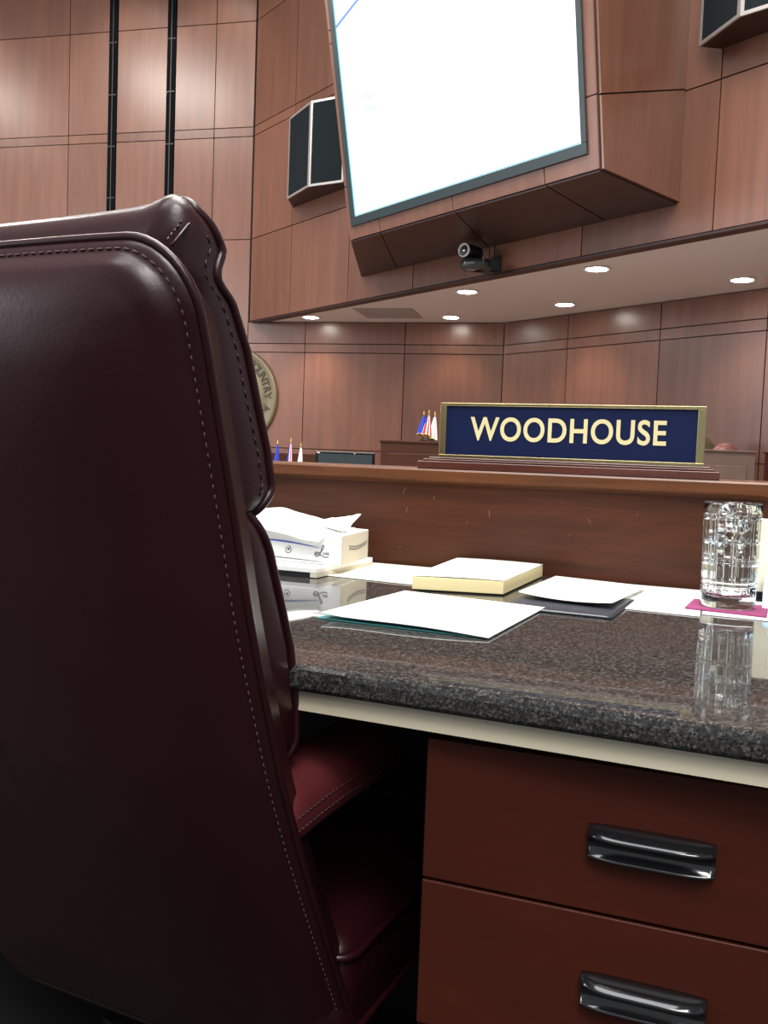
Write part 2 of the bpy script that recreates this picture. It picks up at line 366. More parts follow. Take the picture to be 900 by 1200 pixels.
# ------------------------------------------------------------------ PTZ camera on the fascia
Pc_=FA(4.05,0,2.45)
e=empty('video_camera',Pc_,0,'black swivelling video camera on a bracket below the screen','video camera')
F4=frame(FA(4.03,.004,-.03),dF,oF)
b=MB(); b.box((.0,0,2.475),(.11,.012,2.615),0,F4); b.box((-.03,.01,2.475),(.07,.20,2.487),0,F4); b.build('bracket','char',e,bevel=.003)
bc=F4(.06,.22,2.475)
b=MB()
rg=[]
for zz,sc_ in ((0,.92),(.012,1),(.05,1),(.068,.9)):
    rg.append([bc+V((.125*sc_*math.cos(q)*abs(math.cos(q))**-.3 if abs(math.cos(q))>1e-3 else 0,.10*sc_*math.sin(q)*(abs(math.sin(q))**-.3 if abs(math.sin(q))>1e-3 else 0),zz)) for q in [2*math.pi*j/36+.01 for j in range(36)]])
b.loft(rg); b.build('camera_body','char',e)
b=MB(); yk=bc+V((-.06,-.01,.06))
b.box((-.035,-.035,0),(.035,.035,.10),0,frame(yk,(1,0,0),(0,1,0))); b.build('yoke','black',e,bevel=.01)
hd=bc+V((-.05,0,.138)); ax=V((-.34,-.94,-.02)); 
side=V((.94,-.34,0))
b=MB(); b.lathe([(.02,-.11),(.05,-.10),(.056,-.085),(.056,.085),(.053,.09),(.053,.02+.07),(.044,.09)],hd,0,28,ax); b.build('camera_head','black',e)
b=MB(); b.lathe([(.056,.084),(.056,.096),(.042,.098),(.040,.09)],hd,0,28,ax); b.build('lens_ring','steel',e)
b=MB(); b.lathe([(.040,.085),(.034,.095),(.02,.100),(.003,.102)],hd,0,24,ax); b.build('lens','lens',e)
b=MB()
for i,x in enumerate((-.07,-.045,-.03,-.015,0)):
    b.box((x,-.1015,.028),(x+(.014 if i==0 else .008),-.1,.042 if i==0 else .038),0,frame(bc,(1,0,0),(0,1,0)))
b.build('camera_marking','steel',e); b=MB()
b.box((.075,-.088,.02),(.083,-.08,.06),0,frame(bc,(1,0,0),(0,1,0)))
b.build('camera_marking','steel',e)
b=MB(); b.tube([F4(.04,.008,2.61),F4(.04,.008,2.70)],.004); b.build('cable','black',e)
# ------------------------------------------------------------------ the dais desk (runs along X)
YB=1.495
b=MB() # granite slab with eased edge
x0,x1=-1.9,1.5
prof=[(.716,.7375),(.7145,.740),(.7145,.7510),(.7153,.7560),(.7175,.7590),(.7215,.760),(YB,.760),(YB,.7375)]
def fy(x): return -(x+.15)*.05 if x<1.6 else 0
rings=[]
for x in (x0,x1): rings.append([V((x,y+(fy(x) if y<1 else 0),z)) for y,z in prof])
b.loft(rings,0,smooth=False); 
tag(b.build('granite_countertop','granite_edge'),'polished dark speckled granite countertop with rounded front edge','countertop')
fx=lambda y0: [(x0,y0+fy(x0)),(x1,y0+fy(x1))]
b=MB()
b.prism([(x0,.722+fy(x0)),(x1,.722+fy(x1)),(x1,.85),(x0,.85)],.7345,.7373,0)
b.build('x','black')
o=D.objects['x']; o.name='edge_strip'; tag(o,'thin black strip under the front edge of the granite','edge strip')
b=MB(); b.prism([(x0,.726+fy(x0)),(x1,.726+fy(x1)),(x1,YB),(x0,YB)],.7155,.7343,0)
tag(b.build('substrate_board','cream'),'cream laminate board edge running under the granite countertop','board')
# backboard + ledge
b=MB(); b.box((x0,YB,0),(x1,YB+.03,.9048)); 
bo=b.build('backboard','desk_wood'); tag(bo,'scuffed brown wooden upstand panel behind the granite desk','desk panel')
b=MB()
prof=[(1.478,.9095),(1.475,.912),(1.475,.928),(1.478,.931),(1.74,.931),(1.74,.905),(1.49,.905),(1.49,.909)]
b.loft([[V((x,y,z)) for y,z in prof] for x in (x0,x1)],0,smooth=False)
tag(b.build('ledge_cap','desk_nose'),'lighter brown wooden ledge cap on top of the upstand','ledge')
b=MB(); b.box((x0,1.715,0),(x1,1.74,.905)); tag(b.build('dais_front','desk_wood'),'wooden outer face of the dais below the ledge','dais panel')
# scratches
random.seed(3)
for (x,z,dx,dz) in ((-.527,.885,.004,.012),(-.470,.878,.001,.006),(-.52,.852,.002,.01),(-.37,.853,-.0015,.012),(-.205,.86,.004,-.006),(-.41,.84,.002,.004),(-.13,.87,.003,.003),(-.235,.83,.001,.002),(-.53,.79,.003,.002),(-.25,.885,.002,.001)):
    b=MB(); w_=.0006
    P=[V((x,YB-.0001,z)),V((x+w_,YB-.0001,z)),V((x+dx+w_,YB-.0001,z+dz)),V((x+dx,YB-.0001,z+dz))]
    if abs(dx)>abs(dz): P=[V((x,YB-.0001,z)),V((x+dx,YB-.0001,z+dz)),V((x+dx,YB-.0001,z+dz+w_)),V((x,YB-.0001,z+w_))]
    b.hexa(P+[p-V((0,.0003,0)) for p in P]); b.build('scratch','scratch',bo)
# drawer cabinet
CX0,CX1=-.231,.153
e=empty('drawer_cabinet',(-.04,.95,0),0,'dark cherry drawer pedestal under the granite desk','cabinet')
b=MB(); b.box((CX0,.764,.0),(CX1,1.30,.7155)); b.build('body','cab_in',e)
zr=[(.58,.705),(.446,.5775),(.03,.4435)]
for i,(za,zc) in enumerate(zr):
    b=MB(); b.box((CX0,.745,za),(CX1,.763,zc)); d=b.build('drawer',['drawer'],e,bevel=.0015)
    # handle: arched black bar pull
    hc=V((-.039,.745,(.6415 if i==0 else .5155 if i==1 else .38))); hw,hh=.0495,.0145
    hb=MB(); rg=[]; N=25
    for k in range(N):
        a=-1+2*k/(N-1); x=a*hw; arch=max(0,(1-abs(a)**5))
        # section: scoop with raised lip top and bottom
        L_=arch
        pts=[(0,-hh),(-.003,-hh),(-.0062-.0035*L_,-hh+.0006),(-.0068-.0042*L_,-hh+.0016),(-.006-.003*L_,-hh+.0028),(-.0035,-.0068),(-.0022,-.002),(-.004-.003*L_,.0022),(-.006-.009*L_,.0038),(-.0072-.0112*L_,.0058),(-.0065-.0105*L_,.0078),(-.004-.004*L_,hh-.0012),(0,hh)]
        rg.append([V((hc.x+x,hc.y+y,hc.z+z*(1-.10*abs(a)**6))) for y,z in pts])
    hb.loft(rg,0); hb.build('handle','gloss_black',d)
# kneehole closing panels, black colour stands in for the shade in there
b=MB(); b.box((-1.37,1.42,0),(CX0,1.44,.715)); tag(b.build('modesty_panel','black'),'panel closing the kneehole under the desk, its shade painted in as black','modesty panel')
b=MB(); b.box((-1.40,.80,0),(-1.38,1.44,.715)); tag(b.build('desk_end_panel','black'),'support panel at the far side of the kneehole, its shade painted in as black','desk panel')
# ------------------------------------------------------------------ name sign
e=empty('name_sign',(-.253,1.51,.931),0,'brass framed navy name sign reading WOODHOUSE on a wooden base','name sign')
b=MB()
b.box((-.498,1.480,.931),(-.008,1.560,.9445)); b.box((-.490,1.487,.9445),(-.016,1.553,.9485)); b.box((-.482,1.495,.9485),(-.022,1.545,.952))
b.build('base','base_wood',e,bevel=.002)
def rx(x,y,z): 
    return V((x,y,z))
b=MB(); b.box((-.463,1.502,.9535),(-.034,1.512,1.0425)); b.build('plate','navy',e)
b=MB()
b.box((-.465,1.497,.952),(-.032,1.516,.9570)); b.box((-.465,1.497,1.0405),(-.032,1.516,1.0455))
b.box((-.4655,1.4985,.9570),(-.4540,1.516,1.0405)); b.box((-.0445,1.4985,.9570),(-.0325,1.516,1.0405))
b.build('frame','brass',e,bevel=.0008)
vs,fs=textmesh('WOODHOUSE',.05,.0006,.0009,1.08)
xs=[v.x for v in vs]; ys=[v.y for v in vs]; w=max(xs)-min(xs); h=max(ys)-min(ys)
kx=.321/w; ky=.0405/h
b=MB(); b.add([V((-.251+(v.x-(max(xs)+min(xs))/2)*kx,1.5012-v.z,1.0025+(v.y-(max(ys)+min(ys))/2)*ky)) for v in vs],fs); b.build('lettering','brass_l',e)
# ------------------------------------------------------------------ papers
def sheet(corners,z,name,mt,lab,cat='paper',th=.0012,curl=None,group=None,parent=None):
    c=[V((*p,0)) for p in corners]  # four corners ccw
    def fn(a,bb):
        p=c[0]*(1-a)*(1-bb)+c[1]*a*(1-bb)+c[2]*a*bb+c[3]*(1-a)*bb
        return V((p.x,p.y,z+(curl(a,bb) if curl else 0)))
    b=MB(); b.grid(fn,14,14,0)
    o=b.build(name,mt,parent,solid=th)
    return tag(o,lab,cat,group) if parent is None else o
Z=.7602
sheet([(-.43,.94),(-.235,.928),(-.222,1.145),(-.413,1.18)],Z+.0007,'teal_sheet','teal','teal sheet of paper peeking out under the white page','paper')
sheet([(-.424,.938),(-.224,.925),(-.208,1.160),(-.411,1.190)],Z+.0020,'paper_sheet','paper','white page lying nearest the front edge of the desk','paper',curl=lambda a,c:.004*(1-c)**2*math.sin(a*3.1)+.006*(1-a)**6*(1-c))
# paper clip
b=MB(); cl=V((-.372,1.150,Z+.0052)); pts=[(0,0),(.0,.012),(.004,.016),(.008,.012),(.008,-.004),(.005,-.008),(.002,-.004),(.002,.010)]
b.tube([cl+V((x,y,0)) for x,y in pts],.0006,0,6); tag(b.build('paper_clip','steel'),'small wire paper clip on the nearest white page','paper clip')
sheet([(-.62,1.285),(-.40,1.262),(-.402,1.478),(-.62,1.485)],Z+.0008,'paper_sheet','paper_c','cream sheet lying between the tissue box and the yellow pad','paper')
# pad
e=empty('legal_pad',(-.345,1.37,Z+.0018),0,'thick pale yellow pad of paper against the upstand','writing pad')
pc=[(-.409,1.214),(-.282,1.240),(-.272,1.478),(-.418,1.478)]
b=MB(); b.prism(pc,Z+.0018,Z+.0205,0); b.build('pages','pad_y',e,bevel=.001)
b=MB()
q=[V((*p,0)) for p in pc]
def fn(a,c): p=q[0]*(1-a)*(1-c)+q[1]*a*(1-c)+q[2]*a*c+q[3]*(1-a)*c; return V((p.x,p.y,Z+.0215+.0012*math.sin(a*3.14)))
b.grid(fn,10,10); b.build('top_page','paper',e,solid=.0012)
sheet([(-.262,1.135),(-.120,1.128),(-.108,1.30),(-.25,1.32)],Z+.0016,'plastic_folder','dark_folder','dark folder with a clear edge under the curled white page','folder',th=.002)
sheet([(-.255,1.215),(-.127,1.190),(-.100,1.415),(-.245,1.450)],Z+.0065,'paper_sheet','paper','curled white page resting on the dark folder','paper',curl=lambda a,c:.004*(a-.5)**2*4*(1-c)+.001)
sheet([(-.115,1.222),(-.02,1.214),(-.02,1.475),(-.25,1.478)],Z+.0006,'paper_sheet','paper','white sheet reaching along the upstand toward the drinking glass','paper')
sheet([(-.018,1.235),(.16,1.22),(.17,1.39),(-.018,1.40)],Z+.0006,'paper_sheet','paper','white sheet under the magenta coaster at the right edge','paper')
# ------------------------------------------------------------------ book + tissue box
e=empty('flat_carton',(-.70,1.34,.7602),0,'flat white carton with dark front edge under the tissue box','carton')
b=MB(); b.prism([(-.83,1.245),(-.572,1.243),(-.558,1.44),(-.83,1.45)],.7682,.7755,0); b.build('lid','carton',e,bevel=.0008)
b=MB(); b.prism([(-.828,1.247),(-.584,1.245),(-.580,1.43),(-.828,1.44)],.7602,.7682,0); b.build('base','black',e)
b=MB(); b.prism([(-.583,1.243),(-.572,1.243),(-.558,1.44),(-.579,1.44)],.7612,.7682,0); b.build('end_flap','carton_side',e)
tb=[(-.80,1.302),(-.552,1.290),(-.567,1.438),(-.80,1.450)]; tz0,tz1=.7757,.8235
def TF(x,z,o=0): # point on the long front face
    t=(x+.80)/.248; return V((x,1.302-.012*t-o,z))
e=empty('tissue_box',(-.68,1.37,tz0),0,'flat white tissue box with blue swoosh and handwritten logo','tissue box')
b=MB(); b.prism(tb,tz0,tz1,0); b.build('box','carton',e,bevel=.001)
b=MB(); b.hexa([V((-.5515,1.2915,z)) if 0 else p for z in (tz0+.001,tz1-.001) for p in (V((-.5519,1.291,z)),V((-.5514,1.291,z)),V((-.5664,1.437,z)),V((-.5669,1.437,z)))]); b.build('end_panel','carton_side',e)
b=MB(); N=30 # swooshes
def ribbon(b,fn,w,n=24,k=0):
    L_=[fn(i/n) for i in range(n+1)]
    for i in range(n):
        (xa,za),(xb,zb_)=L_[i],L_[i+1]; wa=w*math.sin(math.pi*min(1,.12+.85*i/n)); wb=w*math.sin(math.pi*min(1,.12+.85*(i+1)/n))
        b.hexa([TF(xa,za-wa,.0003),TF(xb,zb_-wb,.0003),TF(xb,zb_+wb,.0003),TF(xa,za+wa,.0003)]+[TF(xa,za-wa,.0008),TF(xb,zb_-wb,.0008),TF(xb,zb_+wb,.0008),TF(xa,za+wa,.0008)],k)
ribbon(b,lambda t:(-.72+t*.13,.8085+.002*math.sin(t*2.2)-.009*t*t),.0013)
b.build('blue_swoosh','blue_ink',e)
b=MB(); ribbon(b,lambda t:(-.73+t*.15,.7835-.0035*t),.0005)
def curve2(pts,cx,cz,s,rr=.0007):
    return [TF(cx+x*s,cz+z*s,.0008) for x,z in pts]
# round mark
b.tube([TF(-.647+.0055*math.cos(a),.7955+.0055*math.sin(a),.0008) for a in [R(200+ i*15) for i in range(17)]],.0005,0,5)
b.tube([TF(-.647+.0045*math.cos(a),.7955+.0045*math.sin(a),.0008) for a in [R(110+ i*15) for i in range(6)]],.0005,0,5)
b.lathe([(.0018,0),(.0018,.0008),(.0002,.0009)],TF(-.6465,.796,0),0,10,(0,-1,0))
# handwritten L word
Lp=[(-1.0,-.25),(-.7,.05),(-.2,.0),(.25,.45),(.45,.95),(.25,1.05),(.1,.7),(.0,.1),(-.3,-.45),(-.75,-.55),(-.9,-.3),(-.5,-.2),(.1,-.4),(.7,-.62),(1.2,-.5)]
Lp2=[(.45,.1),(.5,-.2),(.7,-.15),(.8,.1),(.85,-.2),(1.0,-.1),(1.1,.1),(1.15,-.2),(1.35,-.05)]
def smooth(p,n=6):
    out=[]
    for i in range(len(p)-1):
        p0=p[max(i-1,0)];p1=p[i];p2=p[i+1];p3=p[min(i+2,len(p)-1)]
        for j in range(n):
            t=j/n; out.append(tuple(.5*(2*p1[k]+(p2[k]-p0[k])*t+(2*p0[k]-5*p1[k]+4*p2[k]-p3[k])*t*t+(3*p1[k]-p0[k]-3*p2[k]+p3[k])*t**3) for k in range(len(p1))))
    return out+[p[-1]]
b.tube(curve2(smooth(Lp),-.588,.7945,.0112),.0006,0,5); b.tube(curve2(smooth(Lp2),-.588,.7945,.0112),.00045,0,5)
b.build('logo_print','dark_ink',e)
b=MB() # side swoosh
for j,(dz,ln) in enumerate(((0,1),( -.004,.8))):
    pp=[]
    for i in range(15):
        t=.25+.72*i/14; pp.append(V((-.5510-.0145*t,1.291+.140*t,.8075+dz-.007*math.sin(math.pi*(t-.1)))) )
    b.tube(pp,.0006,0,5)
b.build('side_swoosh','dark_ink',e)
# tissue puffing out
b=MB()
xs_=[-.84,-.79,-.745,-.715,-.69,-.665,-.64,-.62,-.60,-.583]; zs_=[.842,.850,.852,.857,.858,.853,.844,.836,.830,.8255]
def tis(a,c):
    x=-.84+.257*a; zt=float(np.interp(x,xs_,zs_)); y=1.262+.16*c
    prof=math.sin(math.pi*min(1,(.06+.92*c)))**.55
    n_=noise.noise(V((x*24,c*3.2,1.3)))*.006
    drop=.8245 if c<.5 else .826
    yy=y+.02*(1-c)*0
    return V((x,1.30+(-.030+.15*c)+n_*1.5,drop-.012*(1-c)**3+(zt-drop)*prof+n_*prof))
b.grid(tis,40,24)
def wing(a,c):
    base=V((-.655+.06*a,1.36+.05*a,.828)); tip=V((-.554,1.37,.8535))
    p0=V((-.665,1.33,.838)).lerp(V((-.570,1.345,.8255)),a)
    p1=V((-.615,1.375,.842)).lerp(tip,a) if True else tip
    p=p0.lerp(p1,c); s_=math.sin(math.pi*c)*math.sin(math.pi*a)
    return p+V((0,-.012*s_,-.004*s_+.002*noise.noise(V((a*5,c*5,0)))))
b.grid(wing,14,12)
tag(b.build('tissue','paper',solid=.0005),'crumpled white tissue puffing out of the flat tissue box','tissue')
# ------------------------------------------------------------------ cream box, blue sheet
e=empty('ivory_box',(.11,1.455,Z+.0006),0,'ivory upright card box behind the drinking glass','box')
b=MB(); b.box((.052,1.435,Z+.0108),(.19,1.485,.877)); b.build('box','ivory',e,bevel=.001)
b=MB(); b.box((.050,1.437,Z+.0006),(.19,1.485,Z+.0108)); b.build('base','black',e)
b=MB()
def bl(a,c): return V((.056+.05*a+.006*c,1.425-.13*(1-c)**1.2,.7625+.034*c**1.6+.004*math.sin(a*7)*c))
b.grid(bl,10,12); tag(b.build('blue_note','ltblue',solid=.0008),'light blue paper at the right edge leaning on the ivory box','paper')
# ------------------------------------------------------------------ coaster, glass, water, ice
sheet([(-.040,1.262),(.060,1.247),(.066,1.342),(-.031,1.350)],Z+.0028,'coaster','magenta','magenta square coaster under the drinking glass','coaster',th=.003)
GX,GY,GZ=.0125,1.298,.7648
e=empty('drinking_glass',(GX,GY,GZ),0,'tall clear cut-glass tumbler of iced water on the coaster','glass')
b=MB(); NA=264; HG=.1405
def outr(z,q):
    t=z/HG; r=.0352+.0022*t
    if z<.004: r-=.003*(1-z/.004)**2
    band=0
    if .024<z<.126:
        for k_,of,dp,wd in ((9,0,.0022,.045),(9,.16,.0022,.045),(9,.58,.0014,.03)):
            a=(q*k_/(2*math.pi)+of)%1; d=min(a,1-a); band-=dp*math.exp(-(d/wd)**2)
        for zz in (.030,.036,.060,.066,.088,.120):
            band-=.0016*math.exp(-((z-zz)/.0013)**2)
        band=max(band,-.0026)
    if .124<z<.130: band+=.0010*math.exp(-((z-.127)/.0012)**2)
    return r+band
zz=[0,.001,.002,.004,.010,.018,.0255]+[.0265+.0985*i/90 for i in range(91)]+[.125,.126,.128,.133,.138,.1395]
rings=[]
rings.append([V((GX+.02*math.cos(q),GY+.02*math.sin(q),GZ+.002)) for q in [2*math.pi*j/NA for j in range(NA)]])
for z in zz: rings.append([V((GX+outr(z,q)*math.cos(q),GY+outr(z,q)*math.sin(q),GZ+z)) for q in [2*math.pi*j/NA for j in range(NA)]])
inn=[(.0362,.1405),(.0350,.1395),(.0336,.13),(.0330,.10),(.0317,.05),(.0308,.024),(.028,.017),(.018,.0145),(.003,.014)]
for r_,z in inn: rings.append([V((GX+r_*math.cos(q),GY+r_*math.sin(q),GZ+z)) for q in [2*math.pi*j/NA for j in range(NA)]])
b.loft(rings); b.build('tumbler','glass',e)
b=MB()
wp=[(.003,.0145),(.018,.015),(.0278,.0175),(.0305,.0245),(.0314,.05),(.0327,.10),(.0328,.104),(.0318,.1035),(.003,.1032)]
b.lathe(wp,(GX,GY,GZ),0,64)
tag(b.build('water','water'),'water filling the cut-glass tumbler','water')
random.seed(12)
def ice(cx,cy,cz,s,rot,lab):
    bm=bmesh.new(); bmesh.ops.create_cube(bm,size=s)
    bmesh.ops.bevel(bm,geom=bm.edges[:],offset=s*.16,segments=3,affect='EDGES')
    for v in bm.verts: v.co+=V((random.uniform(-1,1),random.uniform(-1,1),random.uniform(-1,1)))*s*.03
    me=D.meshes.new('ice_cube'); bm.to_mesh(me); bm.free(); me.materials.append(M['ice'])
    for p in me.polygons: p.use_smooth=True
    o=D.objects.new('ice_cube',me); COL.objects.link(o); o.location=(GX+cx,GY+cy,GZ+cz); o.rotation_euler=rot
    tag(o,lab,'ice cube','ice cubes in the tumbler')
ice(-.0155,.006,.100,.019,(.5,.3,.2),'ice cube floating at the far left of the tumbler')
ice(.016,-.010,.112,.017,(1.1,.3,.7),'small ice cube at the upper right of the tumbler')
ice(-.013,-.012,.088,.018,(.7,.1,.4),'small ice cube under the left ones, against the front glass')
ice(-.010,-.004,.117,.021,(.5,.3,.2),'ice cube at the upper left, partly above the water')
ice(.011,.004,.101,.021,(.2,.8,.9),'ice cube floating at the right of the tumbler')
ice(.001,-.012,.115,.019,(.9,.2,.5),'topmost ice cube poking above the water')
ice(-.002,.012,.078,.020,(.3,.5,1.2),'lowest ice cube, sunk beneath the others')
# ------------------------------------------------------------------ executive chair
EX,EF=-.66,.95; ca=R(5)
chair=empty('executive_chair',(EX*math.cos(ca)+EF*math.sin(ca),-EX*math.sin(ca)+EF*math.cos(ca),0),-ca,'large burgundy leather executive chair filling the left foreground','chair')
CW=world(chair)
def CH(r,f,z): return CW@V((r-EX,f-EF,z))
def sm(tab):
    zs=np.array([t[0] for t in tab]); fs=np.array([t[1] for t in tab])
    o=np.argsort(zs); zs=zs[o]; fs=fs[o]
    g=np.linspace(zs[0]-.05,zs[-1]+.05,400); v=np.interp(g,zs,fs)
    k=9; w=np.hanning(k*2+1); w/=w.sum(); vp=np.pad(v,k,'edge'); v=np.convolve(vp,w,'valid')
    return lambda z: float(np.interp(z,g,v))
Fs=sm([(.25,.845),(.34,.812),(.421,.769),(.513,.72),(.596,.677),(.67,.643),(.764,.607),(.823,.586),(.891,.566),(.967,.542),(1.026,.523),(1.061,.510),(1.10,.498),(1.12,.494)])
def sm2(tab,k=5):
    zs=np.array([t[0] for t in tab]); fs=np.array([t[1] for t in tab]); o=np.argsort(zs); zs=zs[o]; fs=fs[o]
    g=np.linspace(zs[0]-.02,zs[-1]+.02,300); v=np.interp(g,zs,fs); w=np.hanning(k*2+1); w/=w.sum(); v=np.convolve(np.pad(v,k,'edge'),w,'valid')
    return lambda z: float(np.interp(z,g,v))
Fu=sm2([(.885,.622),(.895,.634),(.919,.648),(.95,.639),(.984,.624),(1.03,.605),(1.064,.583),(1.075,.565),(1.084,.563),(1.10,.570),(1.118,.556),(1.125,.546)],4)
Fl=sm2([(.60,.675),(.667,.698),(.684,.706),(.717,.704),(.774,.691),(.812,.675),(.866,.651),(.9,.626),(.912,.600)],4)
def rring(r0,r1,z0,z1,rad,ins,crown,n=28):
    a0,a1,c0,c1=r0+ins,r1-ins,z0+ins,z1-ins; rd=max(.0003,min(rad-ins*.6,(a1-a0)/2*.98,(c1-c0)/2*.98))
    pts=[]
    def seg(p,q,m): 
        for i in range(m): t=i/m; pts.append((p[0]+(q[0]-p[0])*t,p[1]+(q[1]-p[1])*t))
    def arc(cx,cz,s):
        for i in range(10): a=R(s+9*i); pts.append((cx+rd*math.cos(a),cz+rd*math.sin(a)))
    seg((a1,c0+rd),(a1,c1-rd),40); arc(a1-rd,c1-rd,0)
    seg((a1-rd,c1),(a0+rd,c1),n); arc(a0+rd,c1-rd,90)
    seg((a0,c1-rd),(a0,c0+rd),40); arc(a0+rd,c0+rd,180)
    seg((a0+rd,c0),(a1-rd,c0),n); arc(a1-rd,c0+rd,270)
    out=[]
    for (r,z) in pts:
        x=(r-(r0+r1)/2)/((r1-r0)/2); k=max(0,(z-z0)/(z1-z0)); out.append((r,z+crown(x)*k*k))
    return out
def body(b,rect,rad,crown,Ff,stations,k=0,zshift=0):
    rings=[]
    for ins,off in stations:
        rg=rring(*rect,rad,ins,crown); rings.append([CH(r,Ff(z)+(off(r,z) if callable(off) else off),z) for r,z in rg])
    b.loft(rings,k); return rings
sr=(-.93,-.395,.25,1.094); crS=lambda x:.004*(1-x**4)
# shell: forward rim, piping edge, puffed rear
_gx=[0,.004,.0075,.010,.013,.019,.030,.050,.080,.120,.170,.40]; _gy=[0,.07,.12,.135,.20,.32,.47,.66,.83,.94,1.0,1.0]
def gq(d): return float(np.interp(d,_gx,_gy))
def sho(r,z):
    dx=min(r-sr[0],sr[1]-r); dz=min(z-sr[2],sr[3]+.003-z); cr=.052
    if dx<cr and dz<cr: d=cr-hyp(cr-dx,cr-dz); return -.056*gq(max(d,0))*gq(.4)
    return -.056*gq(max(0,min(dx,dz)))*(gq(max(dx,dz)+.1))
def sho2(r,z):
    dx=max(0,min(r-sr[0],sr[1]-r)); dz=max(0,min(z-sr[2],sr[3]+.003-z))
    a,b_=gq(dx),gq(dz); p=6 if min(dx,dz)<.03 else 3
    return -.056*max(0,1-((1-a)**2.2+(1-b_)**2.2)**(1/2.2))
def shof(ins): return (lambda r,z: sho2(r,z)) if ins>=.03 else (lambda r,z,g=gq(ins): -.056*g*(1-.0))
b=MB(); body(b,sr,.052,crS,Fs,[(.03,.045),(.012,.035),(.006,.012),(.0,.003),(.002,-.002)]+[(i_,shof(i_)) for i_ in (.004,.0075,.010,.013,.016,.019,.024,.030,.037,.045,.055,.068,.08,.095,.11,.13,.15,.17,.20,.23,.255,.2672)]); b.build('back_shell','leather',chair)
b=MB(); rg=rring(*sr,.052,-.0005,crS); b.tube([CH(r,Fs(z)+.001,z) for r,z in rg],.0034,0,10,closed=True); b.build('piping','leather',chair)
def stitches(b,line,step=.009,ln=.0055,rr=.0006,ok=None):
    L_=[V(p) for p in line]; acc=0; nxt=0
    for i in range(len(L_)-1):
        a,c=L_[i],L_[i+1]; d=(c-a).length; t=0
        while nxt<acc+d:
            s=(nxt-acc)/d; p=a.lerp(c,s); q=p+(c-a).normalized()*ln
            if ok is None or ok(p): b.tube([p,q],rr,0,4)
            nxt+=step
        acc+=d
b=MB(); rg=rring(*sr,.052,.0085,crS); stitches(b,[CH(r,Fs(z)-.0075,z) for r,z in rg],.008,.0045,.0007); b.build('stitching','thread',chair)
# upper cushion with rolled headrest
ur=(-.91,-.415,.893,1.123); crU=lambda x:.006*math.exp(-((abs(x)-.93)/.07)**2)+.0025+.0035*abs(x)**3
def fsoff(d): return lambda r,z: Fs(z)-Fu(z)+d
def puff(amp):
    def f(r,z):
        g=1-.75*math.exp(-((z-1.078)/.016)**2); return amp*g
    return f
def gus(t,o=0): return lambda r,z: (Fs(min(z,1.098))-Fu(z))*(1-t)+.02*(1-t)+o*(1-.6*math.exp(-((z-1.078)/.014)**2))
b=MB(); st=[(.06,gus(0)),(.03,gus(0)),(.012,gus(.1)),(.004,gus(.3)),(.000,gus(.5,.0)),(.000,gus(.75)),(.001,gus(.93)),(.001,0),(.005,puff(.005)),(.02,puff(.016)),(.04,puff(.026)),(.065,puff(.033)),(.09,puff(.036)),(.112,puff(.037))]
body(b,ur,.024,crU,Fu,st); b.build('headrest_cushion','leather',chair)
b=MB(); rg=rring(*ur,.024,.0012,crU); b.tube([CH(r,Fu(z),z) for r,z in rg],.0038,0,8,closed=True)
b.build('headrest_piping','leather',chair)
b=MB(); rg=rring(*ur,.024,.000,crU); stitches(b,[CH(r+(.0002 if r>-.45 else 0),Fu(z)-.016,z) for r,z in rg],.010,.006,.0007,ok=lambda p: .905<p.z<1.108); 
# seam across the corner of the gusset
a_=CH(-.4225,Fu(1.120)-.003,1.1225); c_=CH(-.418,Fs(1.09)+.012,1.092)
m_=(a_+c_)/2+V((.001,0,.003))
b.tube([a_,a_.lerp(m_,.5),m_,m_.lerp(c_,.5),c_],.0012,0,6); stitches(b,[a_+V((-.004,-.001,.0025)),m_+V((-.004,-.001,.003)),c_+V((-.004,-.001,.003))],.0055,.0035,.0008)
b.build('headrest_stitching','leather',chair)
# lower (lumbar) cushion
lr=(-.905,-.418,.655,.912)
def gl(t): return lambda r,z: (Fs(z)-Fl(z)+.015)*(1-t)
b=MB(); st=[(.06,gl(0)),(.02,gl(.05)),(.004,gl(.3)),(.0,gl(.6)),(.0,gl(.85)),(.001,gl(1)),(.010,.004),(.025,.012),(.05,.02),(.09,.026),(.124,.028)]
body(b,lr,.035,lambda x:0,Fl,st); b.build('lumbar_cushion','leather',chair)
b=MB(); rg=rring(*lr,.035,.001,lambda x:0); b.tube([CH(r,Fl(z),z) for r,z in rg],.004,0,8,closed=True); b.build('lumbar_piping','leather',chair)
# seat
def oring(r0,r1,f0,f1,rad,ins):
    rg=rring(r0,r1,f0,f1,rad,ins,lambda x:0); return rg
b=MB(); st=[(.05,.345),(.01,.35),(.0,.37),(.0,.42),(.002,.445),(.006,.455),(.02,.464),(.05,.470),(.10,.474),(.2,.476),(.22,.476)]
b.loft([[CH(r,f,z-(.0 if f<1.1 else (f-1.1)*.25)) for r,f in oring(-.925,-.392,.772,1.24,.025,ins)] for ins,z in st]); b.build('seat_cushion','leather',chair)
b=MB()
for ins,z,rr in ((-.001,.448,.0045),(-.001,.365,.004)):
    b.tube([CH(r,f,z-(.0 if f<1.1 else (f-1.1)*.25)) for r,f in oring(-.925,-.392,.772,1.24,.025,ins)],rr,0,8,closed=True)
b.build('seat_piping','leather',chair)
